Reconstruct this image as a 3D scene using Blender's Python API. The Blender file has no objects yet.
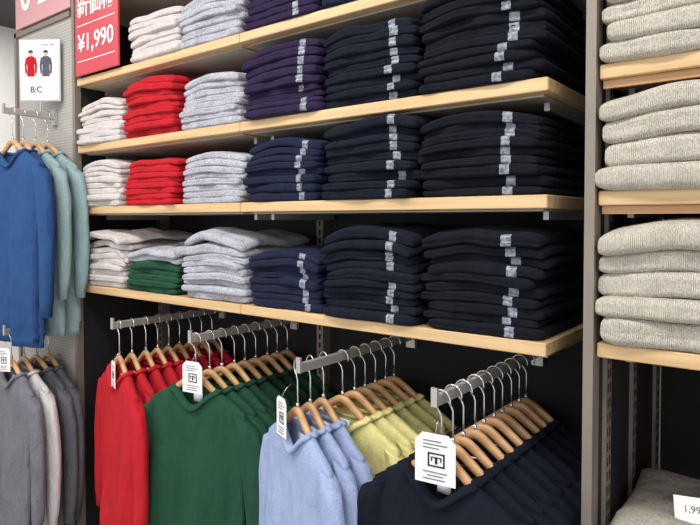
import bpy, math, random
from mathutils import Vector, Matrix, noise
random.seed(7)
S=bpy.context.scene
COL=S.collection
S.view_settings.view_transform='Standard'

def lin(c):
    return tuple(((x/255)/12.92 if x/255<=0.04045 else ((x/255+0.055)/1.055)**2.4) for x in c)+(1,)

# ---------------- materials ----------------
def base_mat(name):
    m=bpy.data.materials.new(name); m.use_nodes=True
    nt=m.node_tree; b=nt.nodes['Principled BSDF']
    return m,nt,b
def plain(name,c,rough=.6,metal=0,var=.06,vs=6,bump=0,bs=80,emis=0):
    m,nt,b=base_mat(name)
    l=lin(c)
    tc=nt.nodes.new('ShaderNodeTexCoord')
    n=nt.nodes.new('ShaderNodeTexNoise'); n.inputs['Scale'].default_value=vs
    nt.links.new(tc.outputs['Object'],n.inputs['Vector'])
    r=nt.nodes.new('ShaderNodeValToRGB')
    r.color_ramp.elements[0].position=.3; r.color_ramp.elements[1].position=.7
    r.color_ramp.elements[0].color=tuple(x*(1-var) for x in l[:3])+(1,)
    r.color_ramp.elements[1].color=tuple(min(1,x*(1+var)) for x in l[:3])+(1,)
    nt.links.new(n.outputs['Fac'],r.inputs['Fac']); nt.links.new(r.outputs['Color'],b.inputs['Base Color'])
    b.inputs['Roughness'].default_value=rough; b.inputs['Metallic'].default_value=metal
    return m
def knit(name,c,marl=.08,rib=0.4,ribscale=120,axis='X',chunky=False):
    m,nt,b=base_mat(name); l=lin(c)
    tc=nt.nodes.new('ShaderNodeTexCoord')
    n=nt.nodes.new('ShaderNodeTexNoise'); n.inputs['Scale'].default_value=220; n.inputs['Detail'].default_value=3
    n1=nt.nodes.new('ShaderNodeTexNoise'); n1.inputs['Scale'].default_value=14; n1.inputs['Detail'].default_value=4
    nt.links.new(tc.outputs['Object'],n.inputs['Vector']); nt.links.new(tc.outputs['Object'],n1.inputs['Vector'])
    ad=nt.nodes.new('ShaderNodeMath'); ad.operation='MULTIPLY_ADD'; ad.inputs[1].default_value=.7
    mu=nt.nodes.new('ShaderNodeMath'); mu.operation='MULTIPLY'; mu.inputs[1].default_value=.3
    nt.links.new(n1.outputs['Fac'],mu.inputs[0]); nt.links.new(n.outputs['Fac'],ad.inputs[0]); nt.links.new(mu.outputs[0],ad.inputs[2])
    r=nt.nodes.new('ShaderNodeValToRGB')
    r.color_ramp.elements[0].position=.36; r.color_ramp.elements[1].position=.64
    r.color_ramp.elements[0].color=tuple(x*(1-marl*2) for x in l[:3])+(1,)
    r.color_ramp.elements[1].color=tuple(min(1,x*(1+marl)) for x in l[:3])+(1,)
    nt.links.new(ad.outputs[0],r.inputs['Fac']); nt.links.new(r.outputs['Color'],b.inputs['Base Color'])
    b.inputs['Roughness'].default_value=.92
    b.inputs['Specular IOR Level'].default_value=.15
    b.inputs['Sheen Weight'].default_value=.12; b.inputs['Sheen Roughness'].default_value=.5
    b.inputs['Sheen Tint'].default_value=tuple(min(1,x*1.3+.05) for x in l[:3])+(1,)
    w=nt.nodes.new('ShaderNodeTexWave'); w.bands_direction=axis; w.inputs['Scale'].default_value=ribscale
    w.inputs['Distortion'].default_value=1.5 if chunky else .3; w.inputs['Detail Scale'].default_value=3
    nt.links.new(tc.outputs['Object'],w.inputs['Vector'])
    bp=nt.nodes.new('ShaderNodeBump'); bp.inputs['Strength'].default_value=rib; bp.inputs['Distance'].default_value=.003 if chunky else .0015
    nt.links.new(w.outputs['Fac'],bp.inputs['Height'])
    bpf=nt.nodes.new('ShaderNodeBump'); bpf.inputs['Strength'].default_value=.5; bpf.inputs['Distance'].default_value=.003
    nt.links.new(n.outputs['Fac'],bpf.inputs['Height']); nt.links.new(bp.outputs['Normal'],bpf.inputs['Normal'])
    mp=nt.nodes.new('ShaderNodeMapping'); mp.inputs['Scale'].default_value=(1,1,.4)
    n3=nt.nodes.new('ShaderNodeTexNoise'); n3.inputs['Scale'].default_value=18; n3.inputs['Detail'].default_value=2
    nt.links.new(tc.outputs['Object'],mp.inputs['Vector']); nt.links.new(mp.outputs['Vector'],n3.inputs['Vector'])
    bp2=nt.nodes.new('ShaderNodeBump'); bp2.inputs['Strength'].default_value=.75; bp2.inputs['Distance'].default_value=.028
    nt.links.new(n3.outputs['Fac'],bp2.inputs['Height']); nt.links.new(bpf.outputs['Normal'],bp2.inputs['Normal'])
    nt.links.new(bp2.outputs['Normal'],b.inputs['Normal'])
    return m
def woodmat(name,c1,c2,scale=(2,40,40),rough=.5):
    m,nt,b=base_mat(name)
    tc=nt.nodes.new('ShaderNodeTexCoord'); mp=nt.nodes.new('ShaderNodeMapping'); mp.inputs['Scale'].default_value=scale
    n=nt.nodes.new('ShaderNodeTexNoise'); n.inputs['Scale'].default_value=1.5; n.inputs['Detail'].default_value=5
    nt.links.new(tc.outputs['Object'],mp.inputs['Vector']); nt.links.new(mp.outputs['Vector'],n.inputs['Vector'])
    r=nt.nodes.new('ShaderNodeValToRGB'); r.color_ramp.elements[0].position=.3; r.color_ramp.elements[1].position=.7
    r.color_ramp.elements[0].color=lin(c1); r.color_ramp.elements[1].color=lin(c2)
    nt.links.new(n.outputs['Fac'],r.inputs['Fac']); nt.links.new(r.outputs['Color'],b.inputs['Base Color'])
    b.inputs['Roughness'].default_value=rough
    return m
def perfmat(name,c):
    m,nt,b=base_mat(name); l=lin(c)
    tc=nt.nodes.new('ShaderNodeTexCoord')
    v=nt.nodes.new('ShaderNodeTexVoronoi'); v.inputs['Scale'].default_value=85; v.inputs['Randomness'].default_value=0
    nt.links.new(tc.outputs['Object'],v.inputs['Vector'])
    r=nt.nodes.new('ShaderNodeValToRGB'); r.color_ramp.elements[0].position=.3; r.color_ramp.elements[1].position=.45
    r.color_ramp.elements[0].color=tuple(x*.45 for x in l[:3])+(1,); r.color_ramp.elements[1].color=l
    nt.links.new(v.outputs['Distance'],r.inputs['Fac']); nt.links.new(r.outputs['Color'],b.inputs['Base Color'])
    b.inputs['Roughness'].default_value=.6
    return m

M={}
M['pine']=woodmat('pine_wood',(196,158,112),(222,190,142))
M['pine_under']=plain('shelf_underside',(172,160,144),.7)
M['hwood']=woodmat('hanger_wood',(176,128,84),(210,166,118),(3,30,30),.35)
M['chrome']=plain('chrome_wire',(206,206,210),.2,.9,.02)
M['steel']=plain('brushed_steel',(188,185,180),.35,.55,.05)
M['upright']=plain('taupe_metal',(138,128,117),.45,.3,.04)
M['dark']=plain('black_panel',(20,20,22),.8,0,.1)
M['darkgrey']=plain('dark_back',(44,44,48),.8,0,.1)
M['slot']=plain('slot_black',(6,6,6),.9)
M['perf']=perfmat('perforated_grey',(172,169,162))
M['card']=plain('white_card',(240,240,238),.5,0,.01)
M['ink']=plain('black_ink',(30,30,32),.6)
M['inkgrey']=plain('grey_ink',(110,110,112),.6)
M['redsign']=plain('red_sign',(198,70,80),.4,0,.03)
M['pink']=plain('pink_banner',(206,154,154),.5,0,.03)
M['whitetext']=plain('white_text',(245,240,238),.5,0,.01)
M['sticker']=plain('size_sticker',(124,129,140),.2,0,.6,110)
cl=dict(beige=(210,201,197),cream=(206,198,184),marl=(184,184,192),red=(190,34,44),purple=(46,35,64),navy=(30,36,58),
 dnavy=(23,26,38),black=(21,22,30),green=(38,78,57),dgreen=(28,60,44),lblue=(160,176,212),yellow=(230,220,150),
 blue=(46,80,128),dblue=(40,66,112),teal=(142,166,168),grey=(118,118,126),white=(202,199,198),charc=(92,94,100))
for k,c in cl.items():
    M[k]=knit('knit_'+k,c,marl={'marl':.2,'grey':.14,'charc':.14,'beige':.06,'white':.08}.get(k,.06))
M['chunk']=knit('knit_chunky_cream',(206,198,184),.1,.7,95,'X',True)
M['chunk2']=knit('knit_chunky_grey',(192,184,172),.16,.8,85,'DIAGONAL',True)

# ---------------- mesh builder ----------------
class MB:
    def __init__(s): s.v=[];s.f=[];s.mi=[]
    def rings(s,rs,mi=0,closed=True,cap0=True,cap1=True):
        b=len(s.v); n=len(rs[0])
        for r in rs: s.v.extend(r)
        for i in range(len(rs)-1):
            for j in range(n if closed else n-1):
                k=(j+1)%n
                s.f.append((b+i*n+j,b+i*n+k,b+(i+1)*n+k,b+(i+1)*n+j)); s.mi.append(mi)
        if closed and cap0: s.f.append(tuple(b+j for j in reversed(range(n)))); s.mi.append(mi)
        if closed and cap1: s.f.append(tuple(b+(len(rs)-1)*n+j for j in range(n))); s.mi.append(mi)
    def box(s,x0,x1,y0,y1,z0,z1,mi=0,bev=0):
        if bev:
            rs=[]
            for z,o in ((z0,bev),(z0+bev,0),(z1-bev,0),(z1,bev)):
                a=x0+o;bb=x1-o;c=y0+o;d=y1-o;e=bev
                rs.append([Vector(p) for p in ((a+e,c,z),(bb-e,c,z),(bb,c+e,z),(bb,d-e,z),(bb-e,d,z),(a+e,d,z),(a,d-e,z),(a,c+e,z))])
            s.rings(rs,mi)
        else:
            s.rings([[Vector((x0,y0,z)),Vector((x1,y0,z)),Vector((x1,y1,z)),Vector((x0,y1,z))] for z in (z0,z1)],mi)
    def tube(s,pts,rads,n=8,mi=0,closed=False,flat=None):
        pts=[Vector(p) for p in pts]
        if not isinstance(rads,(list,tuple)): rads=[rads]*len(pts)
        rs=[]; up=None
        for i,p in enumerate(pts):
            if closed: t=pts[(i+1)%len(pts)]-pts[i-1]
            else: t=pts[min(i+1,len(pts)-1)]-pts[max(i-1,0)]
            t.normalize()
            if up is None:
                up=Vector((0,1,0)) if abs(t.y)<.9 else Vector((0,0,1))
            a=(up-t*up.dot(t)).normalized(); bb=t.cross(a); up=a
            r=rads[i]; ra,rb=(r if isinstance(r,tuple) else (r,r))
            rs.append([p+a*ra*math.cos(2*math.pi*j/n)+bb*rb*math.sin(2*math.pi*j/n) for j in range(n)])
        if closed: rs.append(rs[0]); s.rings(rs,mi,True,False,False)
        else: s.rings(rs,mi)
    def obj(s,name,mats,smooth=True,loc=(0,0,0),rot=(0,0,0),parent=None):
        me=bpy.data.meshes.new(name); me.from_pydata([tuple(v) for v in s.v],[],s.f)
        for m in mats: me.materials.append(m)
        me.polygons.foreach_set('material_index',s.mi)
        me.polygons.foreach_set('use_smooth',[smooth]*len(s.f)); me.update()
        o=bpy.data.objects.new(name,me); COL.objects.link(o); o.location=loc; o.rotation_euler=rot
        if parent: o.parent=parent
        return o
def empty(name,loc=(0,0,0),rot=(0,0,0)):
    o=bpy.data.objects.new(name,None); COL.objects.link(o); o.location=loc; o.rotation_euler=rot; o.empty_display_size=.05; return o
def text(name,body,size,loc,mat,parent,rot=(math.pi/2,0,0),align='CENTER',bold=0):
    c=bpy.data.curves.new(name,'FONT'); c.body=body; c.size=size; c.align_x=align; c.align_y='CENTER'; c.extrude=.0004; c.offset=bold
    c.materials.append(mat); o=bpy.data.objects.new(name,c); COL.objects.link(o); o.location=loc; o.rotation_euler=rot; o.parent=parent; return o
def boxobj(name,b,mat,parent=None,bev=0):
    m=MB(); cx=(b[0]+b[1])/2;cy=(b[2]+b[3])/2;cz=(b[4]+b[5])/2
    m.box(b[0]-cx,b[1]-cx,b[2]-cy,b[3]-cy,b[4]-cz,b[5]-cz,0,bev)
    return m.obj(name,[mat],False,(cx,cy,cz),(0,0,0),parent)

# ---------------- room ----------------
boxobj('floor',(-5,2.5,-4,1.3,-.05,0),plain('floor_tile',(190,186,178),.35,0,.04,2))
boxobj('ceiling',(-5,2.5,-4,1.3,3.0,3.05),plain('ceiling_dark',(60,60,62),.8))
boxobj('wall_left',(-5.1,-5,-4,1.3,0,3.0),plain('wall_white',(236,234,230),.7,0,.02))
boxobj('wall_back',(-5,2.5,1.3,1.4,0,3.0),plain('wall_white_b',(220,218,214),.7,0,.02))

# ---------------- shelving ----------------
SH=[1.235,1.538,1.775,2.035,2.33]; T=.028
XL,XM,XR=-2.29,-1.351,-.432
def shelf_unit(name,xs,levels,depth=.34,y0=0):
    e=empty(name,((xs[0]+xs[-1])/2,.17,0))
    ox,oy=e.location.x,e.location.y
    k=0
    for z in levels:
        for a,b in zip(xs[:-1],xs[1:]):
            m=MB(); m.box(a+.001-ox,b-.001-ox,y0-oy,depth-oy,-T/2,T/2,0,.002)
            o=m.obj('shelf_board_%d'%k,[M['pine']],False,(0,0,z),(0,0,0),e)
            m=MB(); m.box(a+.02-ox,b-.02-ox,y0+.03-oy,depth-.01-oy,-.004,0,0)
            for xx in (a+.03,b-.045,):
                m.box(xx-ox,xx+.012-ox,y0+.10-oy,depth+.05-oy,-.022,-.002,1)
            m.obj('shelf_bracket_%d'%k,[M['pine_under'],M['steel']],False,(0,0,z-T/2-.001),(0,0,0),e)
            k+=1
    return e
su=shelf_unit('clothes_shelving_unit',[XL,XM,XR],SH)
def su_box(nm,b,mat,par=su):
    o=boxobj(nm,b,mat); o.parent=par; o.location-=par.location; return o
su_box('back_panel_upper',(-2.31,-.36,.40,.42,1.2,2.7),M['darkgrey'])
su_box('back_panel_lower',(-2.31,-.36,.40,.42,0,1.2),M['dark'])
su_box('base_plinth',(-2.31,-.36,.0,.40,0,.12),M['dark'])
su_box('top_cap',(-2.31,-.36,.0,.42,2.68,2.72),M['dark'])
def upright(nm,x,y0,y1,par,z1=2.7):
    m=MB(); m.box(-.014,.014,y0,y1,0,z1,0)
    z=.1
    while z<z1-.05:
        m.box(-.004,.004,y0-.0008,y0+.001,z,z+.018,1)
        z+=.03
    o=m.obj(nm,[M['upright'],M['slot']],False,(x,0,0)); o.parent=par; o.location-=par.location
for i,x in enumerate((-2.28,-1.351,-.45)): upright('slotted_upright_%d'%i,x,.36,.40,su)
su_box('left_post',(-2.318,-2.298,-.005,.02,0,2.7),M['upright'])
su_box('left_side_panel',(-2.316,-2.300,.02,.42,0,2.7),M['dark'])

# divider panel (between the bays)
DX=-.002
dv=empty('bay_divider_panel',(-.343+DX,.2,0))
su_box('divider_front_post',(-.354+DX,-.335+DX,-.012,.03,0,2.9),M['upright'],dv)
su_box('divider_side',(-.352+DX,-.337+DX,.03,.62,0,2.9),M['dark'],dv)
for i,yy in enumerate((.08,.3,.55)):
    m=MB(); m.box(0,.008,-.018,.018,0,2.8,0)
    z=.1
    while z<2.7:
        m.box(.0075,.0088,-.010,-.005,z,z+.018,1); m.box(.0075,.0088,.005,.010,z,z+.018,1); z+=.03
    o=m.obj('divider_slot_strip_%d'%i,[M['upright'],M['slot']],False,(-.337+DX,yy,0)); o.parent=dv; o.location-=dv.location

# right bay
rb=shelf_unit('clothes_shelving_unit',[-.335,.62],[1.25,1.542,1.782,2.06,2.33,.76])
def rbx(nm,b,mat): su_box(nm,b,mat,rb)
rbx('back_panel',(-.335,.64,.62,.64,0,2.8),M['dark'])
rbx('side_post',(.625,.645,0,.62,0,2.8),M['upright'])
rbx('base_plinth',(-.33,.62,.02,.6,0,.12),M['dark'])
rbx('wood_lip_a',(-.33,.62,.012,.022,1.752,1.767),M['hwood'])
rbx('wood_lip_b',(-.33,.62,.012,.022,1.512,1.527),M['hwood'])

# ---------------- folded stacks ----------------
def stack(name,cx,z0,n,mats,w=.295,d=.31,t=.0235,seed=0,sticker=None,lean=0,droop=.016,messy=0,y0=.0,yaw=0,two=None,jit=1.9):
    mb=MB(); hw=w/2; rnd=random.Random(seed*13+5)
    mlist=list(mats)
    if sticker is not None: mlist.append(M['sticker'])
    prof=[]
    K=9
    for i in range(K):
        a=math.pi/2+math.pi*i/(K-1); prof.append(('f',math.cos(a),math.sin(a)))
    for i in range(1,6): prof.append(('b',i/6,-1))
    for i in range(K-3):
        a=-math.pi/2+math.pi*i/(K-4); prof.append(('k',math.cos(a),math.sin(a)))
    for i in range(1,6): prof.append(('t',1-i/6,1))
    NX=26
    xs=[]
    for i in range(NX+1):
        u=-1+2*i/NX; xs.append(math.copysign(1-(1-abs(u))**1.7,u))
    zc=z0
    wob=rnd.uniform(0,6)
    for L in range(n):
        tt=t*rnd.uniform(.80,1.20); dx=rnd.uniform(-.005,.005)*jit+lean*L; dyf=rnd.uniform(-.006,.006)*jit
        lw=hw*rnd.uniform(.94,1.01); ry=rnd.uniform(-.02,.02)*jit+yaw
        s1=rnd.uniform(0,50); frac=L/max(1,n-1)
        top=(L==n-1); mess=messy if L>=n-2 else 0
        dent=rnd.uniform(.1,.6)
        def P(u,pr,extra=0):
            x=u*lw
            au=abs(u)
            e=max(0,1-au**9)**(1/2.6); ed=max(.0,1-au**14)**(1/4.0)
            h=tt/2*(.25+.75*e)*1.06 if au<1 else tt/2*.1
            h*=1+.16*noise.noise(Vector((x*12,s1,4)))
            kind,a,b=pr
            hd=d/2*(.92+.08*ed)
            fb=.007*noise.noise(Vector((x*9,s1,0)))*jit+.003*noise.noise(Vector((x*30,s1+9,0)))
            if kind=='f':
                y=-hd+h*1.1+a*(h*1.15+extra)+ (dent*h*math.exp(-(b/.28)**2)) + fb + dyf; z=b*(h+extra)
            elif kind=='k': y=hd-h+a*h; z=b*h
            else:
                y=(-hd+h)+(2*hd-2*h)*a; z=b*h
                if top and kind=='t': z+=.004*noise.noise(Vector((x*14,y*14,s1)))
            zz=zc+tt/2+z
            zz-=(droop*frac**1.1)*(au**2.2)
            yy=(y+d/2)/d
            zz-=(droop*.5*frac)*max(0,1-yy*4)**1.5
            zz+=.012*noise.noise(Vector((x*8,seed*3.1,zc*9)))*frac
            if mess: zz+=mess*(.5+noise.noise(Vector((x*8,y*8,s1))))*(.7 if L==n-2 else 1.2); y+=mess*1.2*noise.noise(Vector((x*6,3,s1)))
            c,s=math.cos(ry),math.sin(ry)
            return Vector((x*c-y*s+dx,x*s+y*c,zz-z0))
        mi=0
        if two is not None and L>=n-two: mi=1
        mb.rings([[P(u,p) for p in prof] for u in xs],mi)
        if sticker is not None and rnd.random()<.97:
            sw=.022/ w; u0=sticker+rnd.uniform(-.015,.015)+ .04*math.sin(L*.5+wob)
            rr=[]
            for i in range(5):
                u=u0+sw*2*(i/4-.5)*1.0
                rr.append([P(u,('f',math.cos(a),math.sin(a)),.001) for a in [math.pi*.66+math.pi*.6*q/6 for q in range(7)]])
            mb.rings(rr,len(mlist)-1,closed=False)
        zc+=tt*.985
    return mb.obj(name,mlist,True,(cx,y0+d/2,z0))

CX=[-2.135,-1.81,-1.49,-1.185,-.885,-.588]
def zt(i): return SH[i]+T/2+.0005
rows=[
 (3,[None,('beige',7,None),('marl',7,None),('purple',8,.55),('navy',8,.55),('dnavy',8,.55)]),
 (2,[('beige',8,None),('red',9,None),('marl',8,None),('purple',9,.6),('dnavy',9,.55),('black',10,.5)]),
 (1,[('beige',8,None),('red',8,None),('marl',8,None),('navy',8,.6),('dnavy',9,.55),('black',9,.5)]),
 (0,[('beige',9,None),('green',7,None),('marl',9,None),('navy',8,.6),('dnavy',10,.55),('black',10,.5)]),
]
nm={'beige':'beige_folded_sweater_stack','red':'red_folded_sweater_stack','marl':'grey_folded_sweater_stack','purple':'purple_folded_sweater_stack',
 'navy':'navy_folded_sweater_stack','dnavy':'dark_navy_folded_sweater_stack','black':'black_folded_sweater_stack','green':'green_folded_sweater_stack'}
sd=1
for si,cols in rows:
    for c,it in enumerate(cols):
        sd+=1
        if it is None: continue
        k,n,st=it
        t=.0225 if si in(1,2) else .0235
        if c==0: t*=.97
        kw={}
        mats=[M[k]]
        if si==0:
            if c==0: kw=dict(messy=.020,lean=.004,jit=2.4)
            if c==1: mats=[M['green'],M['marl']]; kw=dict(two=2,messy=.016)
            if c==2: kw=dict(messy=.016,droop=.022,jit=2)
            if c>2: kw=dict(messy=.008,droop=.020)
        stack(nm[k],CX[c]+(.03 if (si==3 and c==1) else 0),zt(si),n,mats,
              w=.286 if c>2 else .293,t=t,seed=sd,sticker=st,y0=random.uniform(-.008,.006),**kw)

# right bay chunky stacks
stack('cream_folded_sweater_stack',-.150,1.25+T/2+.0005,5,[M['chunk']],w=.365,d=.33,t=.048,seed=91,y0=-.02,droop=.018)
stack('cream_folded_sweater_stack',-.150,1.542+T/2+.0005,4,[M['chunk']],w=.365,d=.33,t=.048,seed=92,y0=-.02,droop=.018,jit=1.4)
stack('cream_folded_sweater_stack',-.150,1.782+T/2+.0005,6,[M['chunk']],w=.365,d=.33,t=.036,seed=93,y0=-.02,droop=.012)
stack('cream_folded_sweater_stack',.26,1.25+T/2+.0005,5,[M['chunk2']],w=.37,d=.33,t=.048,seed=94,y0=-.01)
stack('cream_folded_sweater_stack',.26,1.542+T/2+.0005,4,[M['chunk2']],w=.37,d=.33,t=.048,seed=95,y0=-.01,jit=1.4)
stack('grey_knit_folded_sweater_stack',-.13,.76+T/2+.0005,4,[M['chunk2']],w=.38,d=.36,t=.034,seed=96,y0=-.02,messy=.024,jit=2.5)

# ---------------- hangers / hanging sweaters ----------------
HW=-.130
def hanger(parent,k=1.0):
    mb=MB(); pts=[]
    R=.021; c=-.019
    for i in range(15):
        a=math.radians(-20+ (265)*i/14); pts.append((R*math.cos(a),0,c+R*math.sin(a)))
    pts+= [(-.003,0,-.047),(0,0,-.055),(0,0,-.085),(0,0,HW)]
    mb.tube(pts,.0020,8,0)
    mb.tube([(0,0,HW+.020),(0,0,HW+.008)],.0045,10,0)
    ap=[];ar=[]
    for i in range(25):
        x=-.180+.36*i/24; r=abs(x)/.2
        z=HW-.138*(max(0,math.sqrt(r*r+.02)-.141))**.9
        ap.append((x*k,-.003*r*r,z)); w=.012-.005*r
        if i in (0,24): w*=.5
        ar.append((.0085 if i not in(0,24) else .004,w))
    mb.tube(ap,ar,10,1)
    return mb.obj('wooden_hanger',[M['chrome'],M['hwood']],True,(0,0,0),(0,0,0),parent)
ZN=-.168
def sweater(name,mat,loc,yaw,seed,blen=.66,arm=1.0,bodyw=.195,fold=1.0,armf=0,arml=.56,narrow=1.0):
    mb=MB(); rnd=random.Random(seed)
    N=56; ph=rnd.uniform(0,6); ph2=rnd.uniform(0,6)
    lv=[]
    for s in (0,.12,.28,.45,.62,.78,.9,1.0):
        lv.append((-.056*s**1.15,.088+(.195-.088)*s,.018+.004*s))
    for s in (.03,.07,.12,.18,.25,.33,.42,.51,.6,.69,.78,.86,.915,.93,.96,1.0):
        z=-.056-(blen-.056)*s
        w=.195-(.195-bodyw)*min(1,s*4)-.010*math.sin(min(1,s*3)*math.pi/2)+.014*s
        if s>.92: w-=.006
        lv.append((z,w,.022+.004*math.sin(s*3)-(.004 if s>.92 else 0)))
    def ringpt(z,w,dd,a):
        ca,sa=math.cos(a),math.sin(a)
        x=w*math.copysign(abs(ca)**.72,ca); y=dd*math.copysign(abs(sa)**.75,sa)
        dn=max(0,min(1,(-z-.05)/.5))
        A=(.002+.012*dn)*fold
        y+=A*math.sin(x*34+ph+dn*1.2)+A*.5*math.sin(x*63+ph2-dn*2)+.008*fold*noise.noise(Vector((x*9,z*6,seed)))*min(1,-z*12+.1)
        y+=-.010*dn*(1 if sa<0 else .6)
        x+=.008*fold*noise.noise(Vector((z*7,seed,1 if ca>0 else 5)))*dn*2
        zz=z
        f=max(0,1+z/.14)
        if sa<=0: zz-=.058*f*math.exp(-(x/.062)**2)*(abs(sa)**.5)
        else: zz-=.012*f*math.exp(-(x/.07)**2)
        return Vector((x,y,zz+ZN))
    rs=[[ringpt(z,w,dd,2*math.pi*j/N) for j in range(N)] for z,w,dd in lv]
    mb.rings(rs,0,True,False,True)
    r0=[ringpt(.002,.088,.021,2*math.pi*j/N)  for j in range(N)]
    mb.tube(r0,[(.0065,.0125)]*N,8,0,closed=True)
    inner=[[Vector((p.x*k,p.y*.8,p.z-dz)) for p in rs[0]] for k,dz in ((1,0),(.97,.03),(.95,.08))]
    mb.rings(inner,0,True,False,False)
    mb.box(-.018,.018,.009,.011,ZN-.045,ZN-.020,1)
    for sg in (-1,1):
        o1=rnd.uniform(-.012,.012); aa=arm if not isinstance(arm,tuple) else (arm[0] if sg<0 else arm[1])
        ctrl=[(.165,-.056,.026,.017),(.190,-.070,.045,.020),(.205,-.115,.050,.022),(.213+.01*aa,-.18,.047,.023),(.216+.018*aa,-.27,.042,.022),(.216+.022*aa,-.36,.038,.021),(.214+.022*aa,-.44,.035,.020),(.211+.02*aa,-arml+.05,.031,.019),(.210+.02*aa,-arml+.045,.026,.017),(.209+.02*aa,-arml,.025,.016)]
        rr=[]; n=18
        for i,(x,z,rx,ry) in enumerate(ctrl):
            q=i/(len(ctrl)-1)
            wob=.006*noise.noise(Vector((z*9,seed+sg*3,2)))
            ring=[]
            for j in range(n):
                a=2*math.pi*j/n
                px=sg*(x+wob+o1*q)+rx*math.cos(a)*(1+.10*noise.noise(Vector((z*14,math.cos(a)*2+seed,math.sin(a)*2))))
                py=ry*math.sin(a)-.010*q-armf*q+.003*noise.noise(Vector((z*12,seed,a)))
                pz=z+ZN
                if i<2: pz+= -sg*math.cos(a)*(.018 if i==1 else .010)
                elif i==2: pz+=-sg*math.cos(a)*.02
                ring.append(Vector((px,py,pz)))
            rr.append(ring)
        mb.rings(rr,0)
    if narrow!=1:
        for v in mb.v: v.x*=narrow
    o=mb.obj(name,[mat,M['card']],True,loc,(0,0,yaw))
    hanger(o,narrow)
    return o
def tag(parent,w,h,loc=(0,-.03,-.085),rz=0,rx=0):
    e=bpy.data.objects.new('price_tag',None); COL.objects.link(e); e.parent=parent; e.location=loc; e.rotation_euler=(rx,0,rz)
    m=MB(); c=.18*w
    pts=[(-w/2+c,0),(w/2-c,0),(w/2,-c),(w/2,-h),(-w/2,-h),(-w/2,-c)]
    m.rings([[Vector((x,y,z)) for x,z in pts] for y in (0,.0012)],0); m.obj('tag_card',[M['card']],False,(0,0,0),(0,0,0),e)
    m=MB()
    def b(x0,x1,z0,z1,mi=0): m.box(x0*w,x1*w,-.0009,-.0002,z0*h,z1*h,mi)
    b(-.18,.24,-.41,-.38);b(-.18,.24,-.66,-.63);b(-.18,-.14,-.66,-.38);b(.20,.24,-.66,-.38)
    b(-.10,.16,-.48,-.46);b(.0,.06,-.60,-.46);b(-.10,-.07,-.55,-.46);b(.13,.16,-.55,-.46)
    for i,(x0,x1) in enumerate(((-.3,.15),(-.3,.3),(-.3,.1),)): b(x0,x1,-.14-.07*i-.02,-.14-.07*i,1)
    for i,(x0,x1) in enumerate(((-.3,.3),(-.2,.2),(-.3,.25),)): b(x0,x1,-.76-.07*i-.02,-.76-.07*i,1)
    m.obj('tag_print',[M['ink'],M['inkgrey']],False,(0,0,0),(0,0,0),e)
    m=MB(); m.tube([(0,.001,0),(0,.012,.018),(0,.028,.03)],.0008,6,0); m.obj('tag_string',[M['chrome']],True,(0,0,0),(0,0,0),e)
    return e

RZ=1.143
def rail(x,z,yf,yb,name='garment_rail'):
    m=MB(); m.box(-.006,.006,yf,yb,-.012,.012,0,.002)
    m.box(-.007,.007,yf-.002,yf+.004,-.012,.026,0)
    m.box(-.016,.016,yb-.012,yb,-.035,.03,0)
    return m.obj(name,[M['steel']],False,(x,0,z))
def hangrow(x,z,yf,items,sp,pre):
    out=[]
    for i,(nmx,mk,yaw,kw) in enumerate(items):
        y=yf+.018+sp*i+random.uniform(-.004,.004)
        out.append(sweater(nmx,M[mk],(x,y,z+.0135),math.radians(yaw+random.uniform(-2,2)),pre*20+i,**kw))
    return out
rail(-1.90,RZ-.004,-.09,.398)
a=hangrow(-1.90,RZ-.004,-.08,[('red_sweater','red',-14+1.5*i,dict(narrow=1.0 if i<2 else .92)) for i in range(9)],.050,1)
tag(a[0],.045,.09,(.03,-.03,-.13))
rail(-1.50,RZ-.004,-.07,.398)
a=hangrow(-1.50,RZ-.004,-.065,[('green_sweater','green' if i<3 else 'dgreen',[8,4,2,-4,0,2,0,0,0][i],{}) for i in range(9)],.050,2)
tag(a[0],.078,.095,(0.015,-.032,-.078))
rail(-1.000,RZ-.006,-.125,.398)
a=hangrow(-1.000,RZ-.006,-.12,[('light_blue_sweater','lblue',-24+3*i,dict(arm=.2,narrow=.90)) for i in range(3)]+[('yellow_sweater','yellow',-6+2*i,{}) for i in range(6)],.050,3)
for o in a[:3]: o.location.x-=.025
tag(a[0],.06,.10,(-.035,-.03,-.10))
rail(-.596,RZ-.002,-.165,.398)
a=hangrow(-.596,RZ-.002,-.155,[('navy_sweater','dnavy',-4+.6*i,dict(arm=-.2,narrow=.92)) for i in range(10)],.050,4)
tag(a[0],.085,.100,(.010,-.036,-.076),rz=.25)

# left panel with garment rails
lp=empty('perforated_panel',(-2.57,.02,0))
su_box('panel_face',(-2.79,-2.327,.0,.04,0,2.30),M['perf'],lp)
su_box('panel_edge_left',(-2.81,-2.79,-.01,.06,0,2.32),M['upright'],lp)
su_box('panel_top',(-2.81,-2.327,-.01,.06,2.30,2.32),M['upright'],lp)
rail(-2.46,1.92,-.20,-.001)
hangrow(-2.46,1.92,-.19,[('blue_sweater','blue',2,dict(blen=.74,arml=.62)),('blue_sweater','dblue',-3,dict(blen=.72,arml=.62)),('teal_sweater','teal',0,dict(blen=.71)),('teal_sweater','teal',3,dict(blen=.71)),],.046,5)
rail(-2.46,1.07,-.21,-.001)
a=hangrow(-2.46,1.07,-.20,[('grey_sweater','grey',0,{}),('white_sweater','white',0,{}),('charcoal_sweater','charc',2,{}),('charcoal_sweater','charc',0,{})],.046,6)
tag(a[0],.06,.09,(-.0,-.03,-.075),rz=.5)

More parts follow.
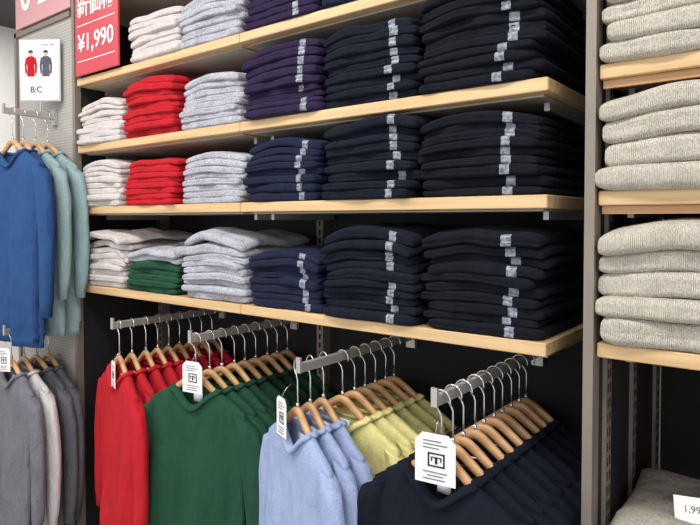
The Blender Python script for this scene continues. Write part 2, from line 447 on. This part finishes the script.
# poster in holder
pe=empty('poster_stand',(-2.46,-.06,1.915))
pe.rotation_euler=(0,0,.6)
m=MB(); m.tube([(0,0,.018),(0,0,.08)],.004,8,0); m.box(-.084,.084,-.003,.003,.06,.305,0); m.obj('holder',[M['steel']],False,(0,0,0),(0,0,0),pe)
m=MB(); m.box(-.079,.079,-.0045,-.0032,.066,.299,0); m.obj('poster_sheet',[M['card']],False,(0,0,0),(0,0,0),pe)
m=MB()
def person(cx,mt,tilt=0):
    z=.249
    m.rings([[Vector((cx+.009*math.cos(q*math.pi/6),y,z+.012*math.sin(q*math.pi/6))) for q in range(12)] for y in (-.0056,-.0046)],3)
    m.rings([[Vector((cx+.0105*math.cos(q*math.pi/6),y,z+.003+.011*max(0,math.sin(q*math.pi/6)))) for q in range(12)] for y in (-.0062,-.0056)],2)
    sh=[(-.009,.0),(.009,.0),(.021,-.008),(.026,-.035),(.023,-.068),(.016,-.068),(.018,-.036),(.014,-.028),(.015,-.080),(-.015,-.080),(-.014,-.028),(-.018,-.036),(-.016,-.068),(-.023,-.068),(-.026,-.035),(-.021,-.008)]
    m.rings([[Vector((cx+x,y,.238+zz)) for x,zz in sh] for y in (-.006,-.0046)],mt)
    for sg in (-1,1):
        m.rings([[Vector((cx+sg*.0195+.0035*math.cos(q*math.pi/4),y,.168+.005*math.sin(q*math.pi/4))) for q in range(8)] for y in (-.0060,-.0046)],3)
person(-.036,0); person(.026,1)
m.obj('poster_figures',[M['red'],M['charc'],M['ink'],plain('skin_print',(214,172,150),.6)],False,(0,0,0),(0,0,0),pe)
text('poster_caption','B:C',.034,(-.015,-.005,.105),M['ink'],pe,bold=.0005)
text('poster_title','SWEATER',.013,(.03,-.005,.282),M['inkgrey'],pe)

# pink banner over panel
be=empty('pink_banner',(-2.55,.0,2.475))
m=MB(); m.box(-.25,.225,-.006,.006,-.14,.15,0); m.obj('banner_board',[M['pink']],False,(0,0,0),(0,0,0),be)
text('banner_text','0 24.',.20,(0,-.0075,-.01),M['whitetext'],be,bold=.003)
# red price sign
re_=empty('red_price_sign',(-2.120,-.012,2.052))
m=MB(); m.box(-.148,.150,-.004,.004,0,.44,0,.001); m.obj('sign_board',[M['redsign']],False,(0,0,0),(0,0,0),re_)
text('sign_headline','新価格',.088,(0,-.0055,.25),M['whitetext'],re_,bold=.001)
text('sign_price','¥1,990',.090,(0,-.0055,.115),M['whitetext'],re_,bold=.001)
m=MB()
for z in (.315,.185,.05): m.box(-.13,.13,-.0052,-.0042,z,z+.003,0)
m.obj('sign_rule',[M['whitetext']],False,(0,0,0),(0,0,0),re_)

pc=empty('price_card',(-.180,.11,.940))
pc.rotation_euler=(math.radians(-35),0,.3)
m=MB(); m.box(-.035,.035,-.001,.001,-.024,.024,0); m.obj('card',[M['card']],False,(0,0,0),(0,0,0),pc)
text('card_text','1,990',.018,(0,-.002,0),M['inkgrey'],pc)

# ---------------- lights ----------------
for i,(x,y) in enumerate([(-3.2,-1.3),(-1.9,-1.0),(-.6,-1.0),(.7,-1.0),(-2.4,-2.6),(-.4,-2.6),(-4.2,.2)]):  # last position is an extra lamp, added only to brighten the far left wall
    e=empty('ceiling_lamp',(x,y,2.97))
    m=MB(); m.box(-.5,.5,-.15,.15,0,.03,0); m.obj('lamp_housing',[M['steel']],False,(0,0,0),(0,0,0),e)
    L=bpy.data.lights.new('lamp_light','AREA'); L.shape='RECTANGLE'; L.size=1.0; L.size_y=.3; L.energy=22; L.color=(1,.98,.95)
    o=bpy.data.objects.new('lamp_light',L); COL.objects.link(o); o.parent=e; o.location=(0,0,-.01)
W=bpy.data.worlds.new('w'); S.world=W; W.use_nodes=True
W.node_tree.nodes['Background'].inputs['Color'].default_value=(.92,.95,1,1)
W.node_tree.nodes['Background'].inputs['Strength'].default_value=1.2

# ---------------- camera ----------------
cd=bpy.data.cameras.new('camera'); cam=bpy.data.objects.new('camera',cd); COL.objects.link(cam)
cd.sensor_width=36; cd.lens=600/700*36; cd.clip_start=.02
cd.shift_y=-.038
cam.location=(0,-1.2,1.5); cam.rotation_euler=(math.radians(88.5),0,math.radians(38))
S.camera=cam
